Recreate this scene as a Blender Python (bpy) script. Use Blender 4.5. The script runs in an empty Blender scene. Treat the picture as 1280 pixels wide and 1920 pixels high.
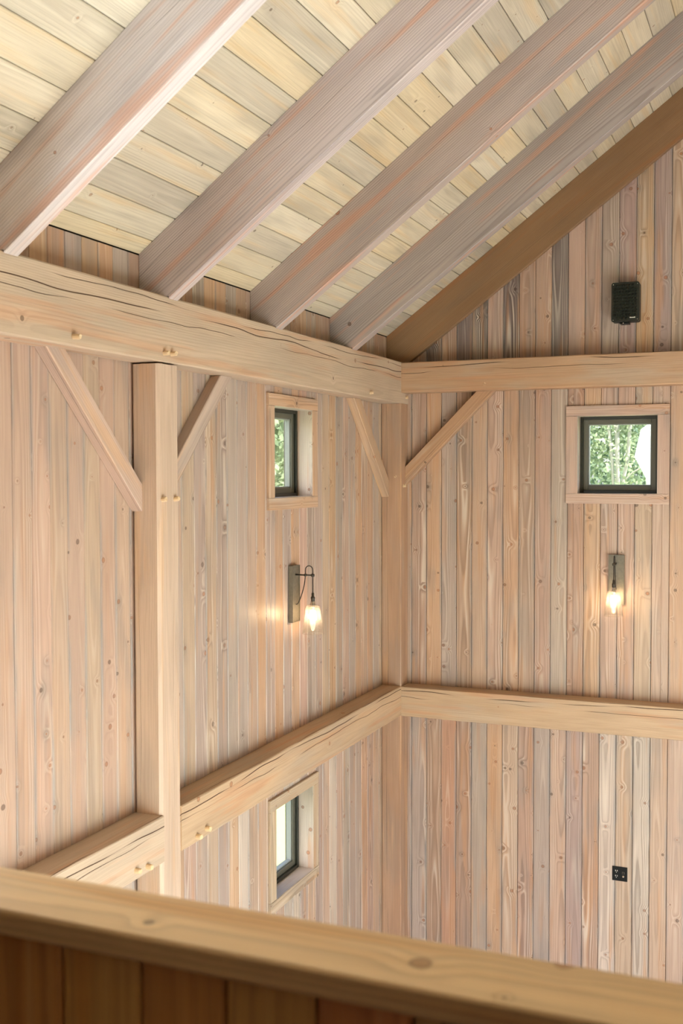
import bpy, math, random
from mathutils import Vector, Matrix

random.seed(7)
S = bpy.context.scene
C = S.collection

# ------------------------------------------------------------------ camera
YAW, PITCH, ROLL = math.radians(22.5808), math.radians(2.0658), math.radians(-0.1131)
CAM = Vector((3.054, -8.3469, 0.0))
fw = Vector((-math.sin(YAW), math.cos(YAW), 0)); rt = Vector((math.cos(YAW), math.sin(YAW), 0)); up = Vector((0, 0, 1))
f2 = math.cos(PITCH) * fw - math.sin(PITCH) * up
u2 = math.cos(PITCH) * up + math.sin(PITCH) * fw
r3 = math.cos(ROLL) * rt + math.sin(ROLL) * u2
u3 = math.cos(ROLL) * u2 - math.sin(ROLL) * rt
cd = bpy.data.cameras.new('camera')
cam = bpy.data.objects.new('camera', cd); C.objects.link(cam)
cam.matrix_world = Matrix(((r3.x, u3.x, -f2.x, CAM.x), (r3.y, u3.y, -f2.y, CAM.y), (r3.z, u3.z, -f2.z, CAM.z), (0, 0, 0, 1)))
cd.sensor_fit = 'VERTICAL'; cd.sensor_height = 36.0; cd.sensor_width = 24.0
cd.lens = 2038.85 / 1920 * 36.0
cd.clip_start = 0.05; cd.clip_end = 200
cd.dof.use_dof = True; cd.dof.focus_distance = 7.4; cd.dof.aperture_fstop = 4.8
S.camera = cam

# ------------------------------------------------------------------ world, sun, window daylight, exposure
W = bpy.data.worlds.new('world'); S.world = W; W.use_nodes = True
wn = W.node_tree.nodes; wl = W.node_tree.links; wn.clear()
sky = wn.new('ShaderNodeTexSky'); sky.sky_type = 'NISHITA'; sky.sun_disc = False
sky.sun_elevation = math.radians(48); sky.sun_rotation = math.radians(200); sky.dust_density = 2.0
bg = wn.new('ShaderNodeBackground'); bg.inputs[1].default_value = 0.55
wo = wn.new('ShaderNodeOutputWorld')
wl.new(sky.outputs[0], bg.inputs[0]); wl.new(bg.outputs[0], wo.inputs[0])

def lamp(name, kind, loc, direction, energy, color, **kw):
    d = bpy.data.lights.new(name, kind); d.energy = energy; d.color = color
    for k, v in kw.items(): setattr(d, k, v)
    o = bpy.data.objects.new(name, d); C.objects.link(o); o.location = loc
    o.rotation_euler = Vector(direction).to_track_quat('-Z', 'Y').to_euler()
    return o

lamp('sun', 'SUN', (20, -5, 30), (-0.66, 0.10, -0.735), 18.0, (1.0, 0.97, 0.93), angle=0.02)
SKYC = (0.84, 0.935, 1.0)
lamp('daylight_right_windows', 'AREA', (6.02, -5.8, -3.25), (-1, 0, 0), 290, SKYC, shape='RECTANGLE', size=5.6, size_y=2.2)
lamp('daylight_front_doors', 'AREA', (3.0, -9.9, -3.2), (0, 1, 0), 120, SKYC, shape='RECTANGLE', size=5.0, size_y=2.2)
lamp('daylight_left_window', 'AREA', (-0.30, -6.1, -0.5), (1, 0, 0), 380, SKYC, shape='RECTANGLE', size=1.6, size_y=1.8)

vs = S.view_settings
vs.view_transform = 'Standard'; vs.look = 'None'; vs.gamma = 1.0; vs.use_curve_mapping = False
vs.exposure = 0.28
cy = S.cycles
cy.use_denoising = True
cy.max_bounces = 6; cy.diffuse_bounces = 3; cy.glossy_bounces = 3; cy.transparent_max_bounces = 16
cy.caustics_reflective = False; cy.caustics_refractive = False
cy.sample_clamp_indirect = 6.0
cy.use_adaptive_sampling = True; cy.adaptive_threshold = 0.1; cy.adaptive_min_samples = 24

# ------------------------------------------------------------------ constants of the place (metres; z = 0 at the camera)
A = 0.169            # how far the timbers stand out of the left wall
B = 0.1715           # and out of the back wall
TH = math.radians(36.414); TT = math.tan(TH)
ZC = 1.098           # where the ceiling meets the left wall
RH = 0.288           # rafter depth
FLOOR = -4.62
LOFT = -1.60
XE, YF = 6.1, -10.0  # right wall, front wall
XR = XE / 2; ZR = ZC + XR * TT
BP = 0.12567         # wall board pitch
CP = 0.1652          # ceiling board pitch

# ------------------------------------------------------------------ node helpers and materials
def lin(c):
    return tuple(((v / 255) / 12.92 if v / 255 <= 0.04045 else (((v / 255) + 0.055) / 1.055) ** 2.4) for v in c)

class NT:
    def __init__(s, m):
        m.use_nodes = True; s.t = m.node_tree; s.t.nodes.clear()
    def n(s, kind, **kw):
        o = s.t.nodes.new('ShaderNode' + kind)
        for k, v in kw.items(): setattr(o, k, v)
        return o
    def put(s, sock, v):
        if isinstance(v, (int, float, tuple, list)): sock.default_value = v
        else: s.t.links.new(v, sock)
    def math(s, op, a, b=0.0, c=0.0, clamp=False):
        o = s.n('Math', operation=op, use_clamp=clamp)
        s.put(o.inputs[0], a); s.put(o.inputs[1], b); s.put(o.inputs[2], c)
        return o.outputs[0]
    def vec(s, op, a, b):
        o = s.n('VectorMath', operation=op); s.put(o.inputs[0], a); s.put(o.inputs[1], b)
        return o.outputs[0]
    def noise(s, v, scale=1.0, detail=2.0, rough=0.5):
        o = s.n('TexNoise'); s.put(o.inputs['Vector'], v)
        o.inputs['Scale'].default_value = scale; o.inputs['Detail'].default_value = detail; o.inputs['Roughness'].default_value = rough
        return o.outputs[0]
    def step(s, v, lo, hi, a=0.0, b=1.0):
        o = s.n('MapRange', interpolation_type='SMOOTHSTEP')
        s.put(o.inputs[0], v); s.put(o.inputs[1], lo); s.put(o.inputs[2], hi); s.put(o.inputs[3], a); s.put(o.inputs[4], b)
        return o.outputs[0]
    def mix(s, f, a, b, mode='MIX'):
        o = s.n('Mix', data_type='RGBA', blend_type=mode)
        s.put(o.inputs[0], f)
        for i, v in ((6, a), (7, b)):
            if isinstance(v, tuple) and len(v) == 3: v = v + (1.0,)
            s.put(o.inputs[i], v)
        return o.outputs[2]
    def comb(s, x, y, z):
        o = s.n('CombineXYZ')
        for i, v in enumerate((x, y, z)): s.put(o.inputs[i], v)
        return o.outputs[0]
    def out(s, sh):
        o = s.n('OutputMaterial'); s.t.links.new(sh, o.inputs[0])

def principled(t, color, rough, bump=None, dist=0.002, metallic=0.0, spec=0.5):
    b = t.n('BsdfPrincipled'); t.put(b.inputs['Base Color'], color if not isinstance(color, tuple) else color[:3] + (1.0,))
    t.put(b.inputs['Roughness'], rough); b.inputs['Metallic'].default_value = metallic
    b.inputs['Specular IOR Level'].default_value = spec
    if bump is not None:
        bp = t.n('Bump'); bp.inputs['Distance'].default_value = dist; bp.inputs['Strength'].default_value = 1.0
        t.put(bp.inputs['Height'], bump); t.t.links.new(bp.outputs[0], b.inputs['Normal'])
    t.out(b.outputs[0])
    return b

def wood(name, streak=(214, 140, 78), streak_amt=0.6, late=(120, 98, 84), late_amt=0.45, pale=(226, 208, 188), pale_amt=0.4,
         grey=(150, 142, 136), grey_amt=0.4, knot=(118, 72, 44), knots=1.0, cell=0.23, ring=115.0, checks=(), check_amt=0.0, rough=0.5, spec=0.35, bumpd=0.0006, wander=0.05, edge=0.0):
    """Grain runs along the object's own X; the tint comes from the object's own colour."""
    m = bpy.data.materials.new(name); t = NT(m)
    tc = t.n('TexCoord').outputs['Object']; oi = t.n('ObjectInfo')
    rnd = oi.outputs['Random']; tint = oi.outputs['Color']
    r2 = t.math('FRACT', t.math('MULTIPLY', rnd, 17.31)); r3_ = t.math('FRACT', t.math('MULTIPLY', rnd, 71.77)); r4 = t.math('FRACT', t.math('MULTIPLY', rnd, 233.1))
    off = t.comb(t.math('MULTIPLY', rnd, 37.0), t.math('MULTIPLY', r2, 53.0), t.math('MULTIPLY', r3_, 29.0))
    P = t.vec('ADD', tc, off)
    sx = t.n('SeparateXYZ'); t.put(sx.inputs[0], tc); x, y, z = sx.outputs
    low = t.noise(t.vec('MULTIPLY', P, (0.5, 3.0, 3.0)), 1.0, 2.0)
    # knots
    yz = t.math('ADD', y, z)
    kv = t.comb(t.math('ADD', x, t.math('MULTIPLY', rnd, 37.0)), t.math('ADD', yz, t.math('MULTIPLY', r2, 11.0)), 0.0)
    wob = t.noise(t.vec('MULTIPLY', P, (18.0, 30.0, 30.0)), 1.0, 1.0)
    vo = t.n('TexVoronoi', voronoi_dimensions='2D'); t.put(vo.inputs['Vector'], kv); vo.inputs['Scale'].default_value = 1.0 / cell
    d = t.math('MULTIPLY', vo.outputs['Distance'], cell)
    d = t.math('ADD', d, t.math('MULTIPLY', t.math('SUBTRACT', wob, 0.5), 0.006))
    sc = t.n('SeparateColor'); t.put(sc.inputs[0], vo.outputs['Color'])
    kr = t.math('MULTIPLY', t.math('MAXIMUM', t.math('SUBTRACT', sc.outputs[0], 0.42), 0.0), 0.022 * knots)
    on = t.step(kr, 0.0008, 0.003)
    q = t.math('DIVIDE', d, t.math('ADD', t.math('MULTIPLY', kr, 2.6), 0.004))
    swirl = t.math('MULTIPLY', t.math('EXPONENT', t.math('MULTIPLY', t.math('MULTIPLY', q, q), -1.0)), t.math('MULTIPLY', on, 0.012))
    # growth rings about a pith that wanders off the board
    yp = t.math('MULTIPLY', t.math('SUBTRACT', r3_, 0.5), 0.10); zp = t.math('SUBTRACT', t.math('MULTIPLY', r4, -0.10), 0.025)
    dy = t.math('SUBTRACT', y, yp); dz = t.math('SUBTRACT', z, zp)
    rr = t.math('SQRT', t.math('ADD', t.math('MULTIPLY', dy, dy), t.math('MULTIPLY', dz, dz)))
    rr = t.math('ADD', t.math('ADD', rr, t.math('MULTIPLY', low, wander)), swirl)
    fine = t.noise(t.vec('MULTIPLY', P, (4.0, 300.0, 300.0)), 1.0, 1.0, 0.6)
    rr = t.math('ADD', rr, t.math('MULTIPLY', fine, 0.0016))
    ph = t.math('FRACT', t.math('MULTIPLY', rr, ring))
    latem = t.math('MULTIPLY', t.step(ph, 0.45, 0.88), t.step(ph, 1.0, 0.94))
    palem = t.math('MULTIPLY', t.step(ph, 0.0, 0.15), t.step(ph, 0.5, 0.2))
    # colour
    mott = t.noise(t.vec('MULTIPLY', P, (1.6, 9.0, 9.0)), 1.0, 2.0)
    strk = t.step(t.noise(t.vec('MULTIPLY', t.vec('ADD', P, (3.1, 7.7, 1.3)), (1.1, 16.0, 16.0)), 1.0, 2.0), 0.53, 0.70)
    gry = t.step(t.noise(t.vec('MULTIPLY', t.vec('ADD', P, (9.1, 2.7, 5.3)), (1.5, 8.0, 8.0)), 1.0, 2.0), 0.50, 0.72)
    palen = t.step(t.noise(t.vec('MULTIPLY', t.vec('ADD', P, (5.1, 4.7, 8.3)), (1.3, 14.0, 14.0)), 1.0, 2.0), 0.42, 0.68)
    col = t.mix(t.step(mott, 0.3, 0.7, 0.0, 0.28), tint, t.mix(0.5, tint, lin((118, 96, 84)), 'MULTIPLY'))
    col = t.mix(t.math('MULTIPLY', gry, grey_amt), col, lin(grey))
    col = t.mix(t.math('MULTIPLY', t.math('MULTIPLY', strk, streak_amt), t.math('MINIMUM', oi.outputs['Alpha'], 1.0)), col, lin(streak))
    if edge:
        ed = t.step(t.math('ABSOLUTE', y), 0.040, 0.062)
        en = t.step(t.noise(t.vec('MULTIPLY', t.vec('ADD', P, (1.7, 3.9, 6.1)), (2.2, 3.0, 3.0)), 1.0, 2.0), 0.42, 0.62)
        col = t.mix(t.math('MULTIPLY', t.math('MULTIPLY', ed, en), edge), col, lin((150, 148, 148)))
        kh = t.math('MULTIPLY', t.step(d, 0.05, 0.012), on)
        col = t.mix(t.math('MULTIPLY', t.math('MULTIPLY', kh, gry), 0.45), col, lin((138, 128, 120)))
    contrast = t.math('MULTIPLY', t.step(r4, 0.0, 1.0, 0.5, 1.1), oi.outputs['Alpha'])
    col = t.mix(t.math('MULTIPLY', t.math('MULTIPLY', latem, contrast), late_amt), col, t.mix(0.75, col, lin(late), 'MULTIPLY'))
    col = t.mix(t.math('MULTIPLY', t.math('MULTIPLY', palem, palen), t.math('MULTIPLY', contrast, pale_amt)), col, lin(pale))
    col = t.mix(t.step(fine, 0.35, 0.75, 0.0, 0.16), col, t.mix(1.0, col, lin((150, 130, 118)), 'MULTIPLY'))
    kin = t.math('MULTIPLY', t.step(d, t.math('MULTIPLY', kr, 1.12), t.math('MULTIPLY', kr, 0.86)), on)
    ringk = t.math('MULTIPLY', t.math('MULTIPLY', t.step(d, t.math('MULTIPLY', kr, 0.72), t.math('MULTIPLY', kr, 0.95)), t.step(d, t.math('MULTIPLY', kr, 1.28), t.math('MULTIPLY', kr, 1.02))), on)
    kcol = t.mix(sc.outputs[1], lin(knot), lin((182, 112, 66)))
    kcol = t.mix(t.step(sc.outputs[2], 0.70, 0.74), kcol, lin((70, 48, 36)))
    col = t.mix(t.math('MULTIPLY', kin, 0.6), col, kcol)
    col = t.mix(t.math('MULTIPLY', ringk, 0.4), col, lin((84, 56, 40)))
    height = t.math('SUBTRACT', t.math('MULTIPLY', fine, 0.5), t.math('MULTIPLY', latem, 0.5))
    if checks:
        tot = None
        for i, (c0, amp, wd, fr) in enumerate(checks):
            nx = t.comb(t.math('MULTIPLY', x, fr), t.math('ADD', t.math('MULTIPLY', rnd, 91.0), i * 13.7), 0.0)
            cv = t.math('MULTIPLY', t.math('SUBTRACT', t.noise(nx, 1.0, 2.0, 0.55), 0.5), amp)
            dist_ = t.math('ABSOLUTE', t.math('SUBTRACT', t.math('SUBTRACT', yz, c0), cv))
            gate_n = t.noise(t.comb(t.math('MULTIPLY', x, 1.3), t.math('ADD', t.math('MULTIPLY', rnd, 41.0), i * 5.9), 2.0), 1.0, 1.0)
            gate = t.step(gate_n, 0.36, 0.50)
            wv = t.math('MULTIPLY', gate, wd)
            mk = t.math('MULTIPLY', t.step(dist_, t.math('ADD', wv, 0.0004), t.math('MULTIPLY', wv, 0.35)), gate)
            tot = mk if tot is None else t.math('MAXIMUM', tot, mk)
        col = t.mix(t.math('MULTIPLY', tot, check_amt), col, lin((74, 46, 28)))
        height = t.math('SUBTRACT', height, t.math('MULTIPLY', tot, 3.0))
    principled(t, col, rough, height, bumpd, spec=spec)
    return m

def plain(name, rgb, rough=0.5, metallic=0.0, spec=0.5, noise_amt=0.0):
    m = bpy.data.materials.new(name); t = NT(m)
    c = lin(rgb)
    if noise_amt:
        tc = t.n('TexCoord').outputs['Object']
        nz = t.noise(tc, 60.0, 3.0)
        c = t.mix(t.step(nz, 0.3, 0.7, 0.0, noise_amt), c, tuple(v * 0.5 for v in c))
    principled(t, c, rough, None, metallic=metallic, spec=spec)
    return m

M = {}
M['board'] = wood('stained_wall_board', cell=0.165, streak=(200, 148, 104), streak_amt=0.5, late_amt=0.36, pale_amt=0.6, rough=0.4, spec=0.5, pale=(226, 212, 196), grey_amt=0.38, ring=140.0, edge=0.6, wander=0.05)
M['rail'] = wood('golden_rail_wood', streak=(196, 128, 52), streak_amt=0.5, late_amt=0.3, pale_amt=0.15, pale=(232, 200, 150), grey=(150, 128, 92), grey_amt=0.3, cell=0.17, knots=1.5, knot=(120, 78, 36), ring=90.0, rough=0.32, spec=0.6)
M['ceiling'] = wood('pale_ceiling_board', streak=(224, 182, 118), streak_amt=0.3, late=(160, 142, 118), late_amt=0.16, pale=(238, 228, 206), pale_amt=0.25,
                    grey=(160, 152, 138), grey_amt=0.4, knot=(112, 82, 52), knots=0.7, cell=0.2, ring=130.0)
CH = ((0.045, 0.08, 0.0022, 1.3), (0.0, 0.10, 0.0034, 1.0), (-0.045, 0.06, 0.0018, 1.8))
M['timber'] = wood('weathered_timber', streak=(206, 142, 98), streak_amt=0.35, late_amt=0.14, pale_amt=0.1, grey=(184, 168, 150), grey_amt=0.5, wander=0.04,
                   knot=(150, 104, 74), knots=1.2, cell=0.36, ring=105.0, checks=CH, check_amt=1.0, rough=0.6)
M['rafter'] = wood('stained_rafter', streak=(212, 156, 126), streak_amt=0.6, late=(120, 104, 104), late_amt=0.34, wander=0.05, pale_amt=0.15, grey=(172, 162, 160), grey_amt=0.6,
                   knot=(150, 92, 66), knots=1.2, cell=0.55, ring=85.0, checks=((0.0, 0.12, 0.0008, 0.7),), check_amt=0.35, rough=0.5)
M['shaded_rafter'] = wood('painted_shade_rafter', streak=(168, 108, 64), streak_amt=0.4, late_amt=0.25, pale_amt=0.05, grey=(128, 106, 84), grey_amt=0.4, knot=(130, 78, 46), knots=1.3, cell=0.45, ring=95.0, wander=0.04)  # shade over the wall rafter put into a darker brown wood
M['smooth'] = wood('planed_post', streak=(220, 170, 120), streak_amt=0.35, late_amt=0.2, pale_amt=0.25, knot=(190, 126, 82), knots=1.0, cell=0.6, ring=120.0, grey_amt=0.3,
                   checks=((0.05, 0.05, 0.0010, 0.7),), check_amt=0.5, rough=0.5)
M['peg'] = wood('pale_peg', streak_amt=0.1, late_amt=0.15, pale_amt=0.1, grey_amt=0.0, knots=0.0, ring=200.0)
M['backing'] = plain('dark_sheathing', (52, 42, 34), 0.9)
M['frame'] = plain('dark_bronze_frame', (40, 42, 34), 0.35, 0.0, 0.5)
M['sash'] = plain('bronze_sash', (92, 90, 78), 0.35, 0.0, 0.5)
M['bead'] = plain('grey_glazing_bead', (142, 146, 142), 0.35)
M['iron'] = plain('dark_iron', (66, 58, 48), 0.45, 0.3, 0.5, 0.3)
M['zinc'] = plain('aged_zinc_plate', (124, 116, 102), 0.42, 0.3, 0.5, 0.35)
M['cord'] = plain('black_cloth_cord', (34, 28, 24), 0.8)
M['chrome'] = plain('chrome', (210, 205, 196), 0.12, 1.0)
M['black'] = plain('black_plastic', (10, 11, 10), 0.45, spec=0.25)
M['blackgrille'] = plain('black_grille', (30, 34, 27), 0.3, spec=0.6)
M['white'] = plain('white_print_and_glints', (236, 232, 220), 0.5)
M['floor'] = plain('pale_stone_floor', (224, 217, 208), 0.5)
M['grass'] = plain('lawn', (150, 162, 104), 0.9, noise_amt=0.4)
M['plainwhite'] = plain('plain_white', (244, 243, 240), 0.7)
M['bark'] = plain('birch_bark', (158, 156, 142), 0.8, noise_amt=0.35)

def glass(name, tint, refl):
    m = bpy.data.materials.new(name); t = NT(m)
    tr = t.n('BsdfTransparent'); tr.inputs[0].default_value = tint + (1.0,)
    gl = t.n('BsdfGlossy'); gl.inputs['Roughness'].default_value = 0.03
    lw = t.n('LayerWeight'); lw.inputs[0].default_value = 0.5
    fc_ = t.math('ADD', t.math('MULTIPLY', t.math('POWER', lw.outputs['Facing'], 4.0), 0.7), refl)
    mx = t.n('MixShader'); t.t.links.new(fc_, mx.inputs[0]); t.t.links.new(tr.outputs[0], mx.inputs[1]); t.t.links.new(gl.outputs[0], mx.inputs[2])
    t.out(mx.outputs[0]); return m
M['pane'] = glass('window_glass', (0.96, 0.975, 0.97), 0.03)
def seeded(name):
    m = bpy.data.materials.new(name); t = NT(m)
    tr = t.n('BsdfTransparent'); tr.inputs[0].default_value = (0.98, 0.975, 0.965, 1)
    gl_ = t.n('BsdfGlossy'); gl_.inputs['Roughness'].default_value = 0.05
    tl = t.n('BsdfTranslucent'); tl.inputs[0].default_value = (0.95, 0.93, 0.88, 1)
    lw = t.n('LayerWeight'); lw.inputs[0].default_value = 0.5
    sp_ = t.step(t.noise(t.n('TexCoord').outputs['Object'], 160.0, 2.0), 0.55, 0.68, 0.05, 0.18)
    m1 = t.n('MixShader'); t.put(m1.inputs[0], sp_); t.t.links.new(tr.outputs[0], m1.inputs[1]); t.t.links.new(tl.outputs[0], m1.inputs[2])
    m2 = t.n('MixShader'); t.put(m2.inputs[0], t.math('ADD', t.math('MULTIPLY', t.math('POWER', lw.outputs['Facing'], 3.0), 0.6), 0.05))
    t.t.links.new(m1.outputs[0], m2.inputs[1]); t.t.links.new(gl_.outputs[0], m2.inputs[2]); t.out(m2.outputs[0]); return m
M['shade'] = seeded('seeded_shade_glass')

def emit(name, rgb, strength):
    m = bpy.data.materials.new(name); t = NT(m)
    e = t.n('Emission'); e.inputs[0].default_value = rgb + (1.0,); e.inputs[1].default_value = strength
    t.out(e.outputs[0]); return m
M['bulb'] = emit('lit_bulb', (1.0, 0.70, 0.40), 80.0)

def leafmat(name, a, b):
    m = bpy.data.materials.new(name); t = NT(m)
    tc = t.n('TexCoord').outputs['Object']
    nz = t.noise(tc, 1.7, 3.0)
    c = t.mix(t.step(nz, 0.35, 0.65), lin(a), lin(b))
    df = t.n('BsdfDiffuse'); t.put(df.inputs[0], c)
    tl = t.n('BsdfTranslucent'); t.put(tl.inputs[0], c)
    mx = t.n('MixShader'); mx.inputs[0].default_value = 0.4
    t.t.links.new(df.outputs[0], mx.inputs[1]); t.t.links.new(tl.outputs[0], mx.inputs[2])
    t.out(mx.outputs[0]); return m
M['leaf'] = leafmat('light_green_leaves', (112, 128, 98), (162, 172, 138))
M['leafdark'] = leafmat('deep_green_leaves', (84, 104, 88), (126, 142, 114))

# ------------------------------------------------------------------ mesh helpers
def basis(o, X, Y):
    X = Vector(X).normalized(); Y = Vector(Y); Y = (Y - X * Y.dot(X)).normalized(); Z = X.cross(Y)
    return Matrix(((X.x, Y.x, Z.x, o[0]), (X.y, Y.y, Z.y, o[1]), (X.z, Y.z, Z.z, o[2]), (0, 0, 0, 1)))

def link(name, me, mat, parent=None, mw=None, tint=None):
    if mat is not None and not me.materials: me.materials.append(M[mat])
    o = bpy.data.objects.new(name, me); C.objects.link(o)
    if mw is None: mw = Matrix.Identity(4)
    if parent is not None:
        o.parent = parent
        pm = PM.get(parent.name)
        o.matrix_local = (pm.inverted() @ mw) if pm is not None else mw
    else: o.matrix_local = mw
    PM[o.name] = mw.copy()
    if tint is not None: o.color = tint if len(tint) == 4 else tuple(tint) + (1.0,)
    return o
PM = {}

def mesh(name, v, f, smooth=False):
    me = bpy.data.meshes.new(name); me.from_pydata(v, [], f); me.update()
    if smooth:
        for p in me.polygons: p.use_smooth = True
    return me

def tag(o, label, cat, group=None):
    o['label'] = label; o['category'] = cat
    if group: o['group'] = group
    return o

def struct(o):
    o['kind'] = 'structure'; return o

def empty(name, loc, label=None, cat=None, group=None):
    o = bpy.data.objects.new(name, None); C.objects.link(o); o.location = loc; o.empty_display_size = 0.1
    PM[o.name] = Matrix.Translation(loc)
    if label: tag(o, label, cat, group)
    return o

BC = {}
def board_mesh(L, Wd, T, c=0.0034, s0=0.0, s1=0.0):
    """Board along X (0..L), width Y, face at Z=T with eased long edges; s0/s1 slant the ends."""
    k = (round(L, 4), round(Wd, 4), round(T, 4), c, round(s0, 4), round(s1, 4))
    if k in BC: return BC[k]
    h = Wd / 2
    sec = [(-h, 0), (h, 0), (h, T - c), (h - c, T), (-h + c, T), (-h, T - c)]
    v = [(s0 * y, y, z) for y, z in sec] + [(L + s1 * y, y, z) for y, z in sec]
    f = [tuple(reversed(range(6))), tuple(range(6, 12))] + [(i, (i + 1) % 6, 6 + (i + 1) % 6, 6 + i) for i in range(6)]
    BC[k] = mesh('board', v, f); return BC[k]

def box_mesh(lo, hi, c=0.0):
    """Box with eased edges (chamfer c) between two corners, in local coordinates."""
    x0, y0, z0 = lo; x1, y1, z1 = hi
    if c <= 0:
        v = [(x0, y0, z0), (x1, y0, z0), (x1, y1, z0), (x0, y1, z0), (x0, y0, z1), (x1, y0, z1), (x1, y1, z1), (x0, y1, z1)]
        f = [(3, 2, 1, 0), (4, 5, 6, 7), (0, 1, 5, 4), (1, 2, 6, 5), (2, 3, 7, 6), (3, 0, 4, 7)]
        return mesh('box', v, f)
    import bmesh
    bm = bmesh.new(); bmesh.ops.create_cube(bm, size=1.0)
    for q in bm.verts:
        q.co = Vector(((x0 + x1) / 2 + q.co.x * (x1 - x0), (y0 + y1) / 2 + q.co.y * (y1 - y0), (z0 + z1) / 2 + q.co.z * (z1 - z0)))
    bmesh.ops.bevel(bm, geom=bm.edges[:], offset=c, segments=2, affect='EDGES', profile=0.5)
    me = bpy.data.meshes.new('box'); bm.to_mesh(me); bm.free(); return me

def box(name, mat, parent, lo, hi, c=0.0, tint=None, axis=None):
    """World-space box as an object; axis = grain direction (0,1,2)."""
    lo = Vector(lo); hi = Vector(hi); ctr = (lo + hi) / 2; d = hi - lo
    if axis is None: axis = max(range(3), key=lambda i: d[i])
    X = [Vector((1, 0, 0)), Vector((0, 1, 0)), Vector((0, 0, 1))][axis]
    Y = [Vector((0, 0, 1)), Vector((0, 0, 1)), Vector((0, 1, 0))][axis]
    mw = basis(ctr, X, Y); Z = X.cross(Y)
    e = [abs(X.dot(d)) / 2, abs(Y.dot(d)) / 2, abs(Z.dot(d)) / 2]
    return link(name, box_mesh((-e[0], -e[1], -e[2]), (e[0], e[1], e[2]), c), mat, parent, mw, tint)

def beam_mesh(L, Wd, H, c, seed, jit=0.0016, seg=0.22):
    """Hand-worked timber along X: eased edges and slightly wandering faces. Y in +-Wd/2, Z in +-H/2."""
    rg = random.Random(seed); n = max(2, int(L / seg)); h, g = Wd / 2, H / 2
    sec = [(-h + c, -g), (h - c, -g), (h, -g + c), (h, g - c), (h - c, g), (-h + c, g), (-h, g - c), (-h, -g + c)]
    v = []
    for i in range(n + 1):
        jj = [(rg.uniform(-jit, jit), rg.uniform(-jit, jit)) for _ in range(4)]
        for k, (y, z) in enumerate(sec):
            a = jj[(k // 2) % 4] if 0 < i < n else (0, 0)
            v.append((L * i / n, y + a[0], z + a[1]))
    f = [tuple(reversed(range(8))), tuple(range(n * 8, n * 8 + 8))]
    for i in range(n):
        for k in range(8):
            a, b_ = i * 8 + k, i * 8 + (k + 1) % 8
            f.append((a, b_, b_ + 8, a + 8))
    return mesh('timber', v, f)

SEED = [0]
def beam(name, p0, p1, upv, Wd, H, mat, tint, c=0.006, jit=0.0016, parent=None):
    """Timber from p0 to p1 (centre line). H is measured along upv, Wd across it."""
    SEED[0] += 1
    p0, p1 = Vector(p0), Vector(p1); X = p1 - p0; L = X.length
    Zw = Vector(upv); Yw = Zw.cross(X)
    return link(name, beam_mesh(L, Wd, H, c, SEED[0], jit), mat, parent, basis(p0, X, Yw), tint)

def lathe_mesh(prof, n=24, cap=True, name='turned'):
    v = []; f = []
    for r, z in prof:
        for i in range(n):
            a = 2 * math.pi * i / n; v.append((r * math.cos(a), r * math.sin(a), z))
    for j in range(len(prof) - 1):
        for i in range(n):
            a, b_ = j * n + i, j * n + (i + 1) % n
            f.append((a, b_, b_ + n, a + n))
    if cap:
        f.append(tuple(reversed(range(n)))); f.append(tuple(range((len(prof) - 1) * n, len(prof) * n)))
    return mesh(name, v, f, True)

def tube_mesh(pts, r, n=8):
    v = []; f = []; pts = [Vector(p) for p in pts]; m = len(pts)
    ref = Vector((0.123, 0.987, 0.05)).normalized()
    for i, p in enumerate(pts):
        d = (pts[min(i + 1, m - 1)] - pts[max(i - 1, 0)]).normalized()
        a = d.cross(ref)
        if a.length < 0.05: a = d.cross(Vector((1, 0, 0)))
        a.normalize(); b_ = d.cross(a)
        for k in range(n):
            t_ = 2 * math.pi * k / n; v.append(tuple(p + r * (math.cos(t_) * a + math.sin(t_) * b_)))
    for i in range(m - 1):
        for k in range(n):
            a, b_ = i * n + k, i * n + (k + 1) % n
            f.append((a, b_, b_ + n, a + n))
    f.append(tuple(reversed(range(n)))); f.append(tuple(range((m - 1) * n, m * n)))
    return mesh('tube', v, f, True)

# ------------------------------------------------------------------ tints
T = {k: lin(v) for k, v in dict(
    p=(200, 170, 156), q=(190, 158, 144), g=(182, 168, 160), d=(126, 115, 113), o=(208, 168, 136), w=(212, 200, 189), b=(180, 148, 131),
    t=(203, 176, 156), v=(174, 154, 152), r=(196, 150, 124)).items()}
def tnt(code, amt=0.06):
    mean = lin((194, 163, 137)); k_ = 0.12 if code == 'd' else 0.30
    c = [T[code][i] * (1 - k_) + mean[i] * k_ for i in range(3)]; j = 1 + random.uniform(-amt, amt)
    return tuple(min(1, c[i] * j * (1 + random.uniform(-0.025, 0.025))) for i in range(3))

# ------------------------------------------------------------------ the room shell
WIN_B = (1.533, 2.118, -0.160, 0.425)        # back wall window: x0 x1 z0 z1
WIN_L1 = (-2.140, -1.560, -0.158, 0.424)     # left wall windows: y0 y1 z0 z1
WIN_L2 = (-2.140, -1.560, -2.738, -2.158)
WIN_L3 = (-6.85, -5.35, -1.35, 0.424)
TB = 0.018                                    # board thickness

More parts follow.
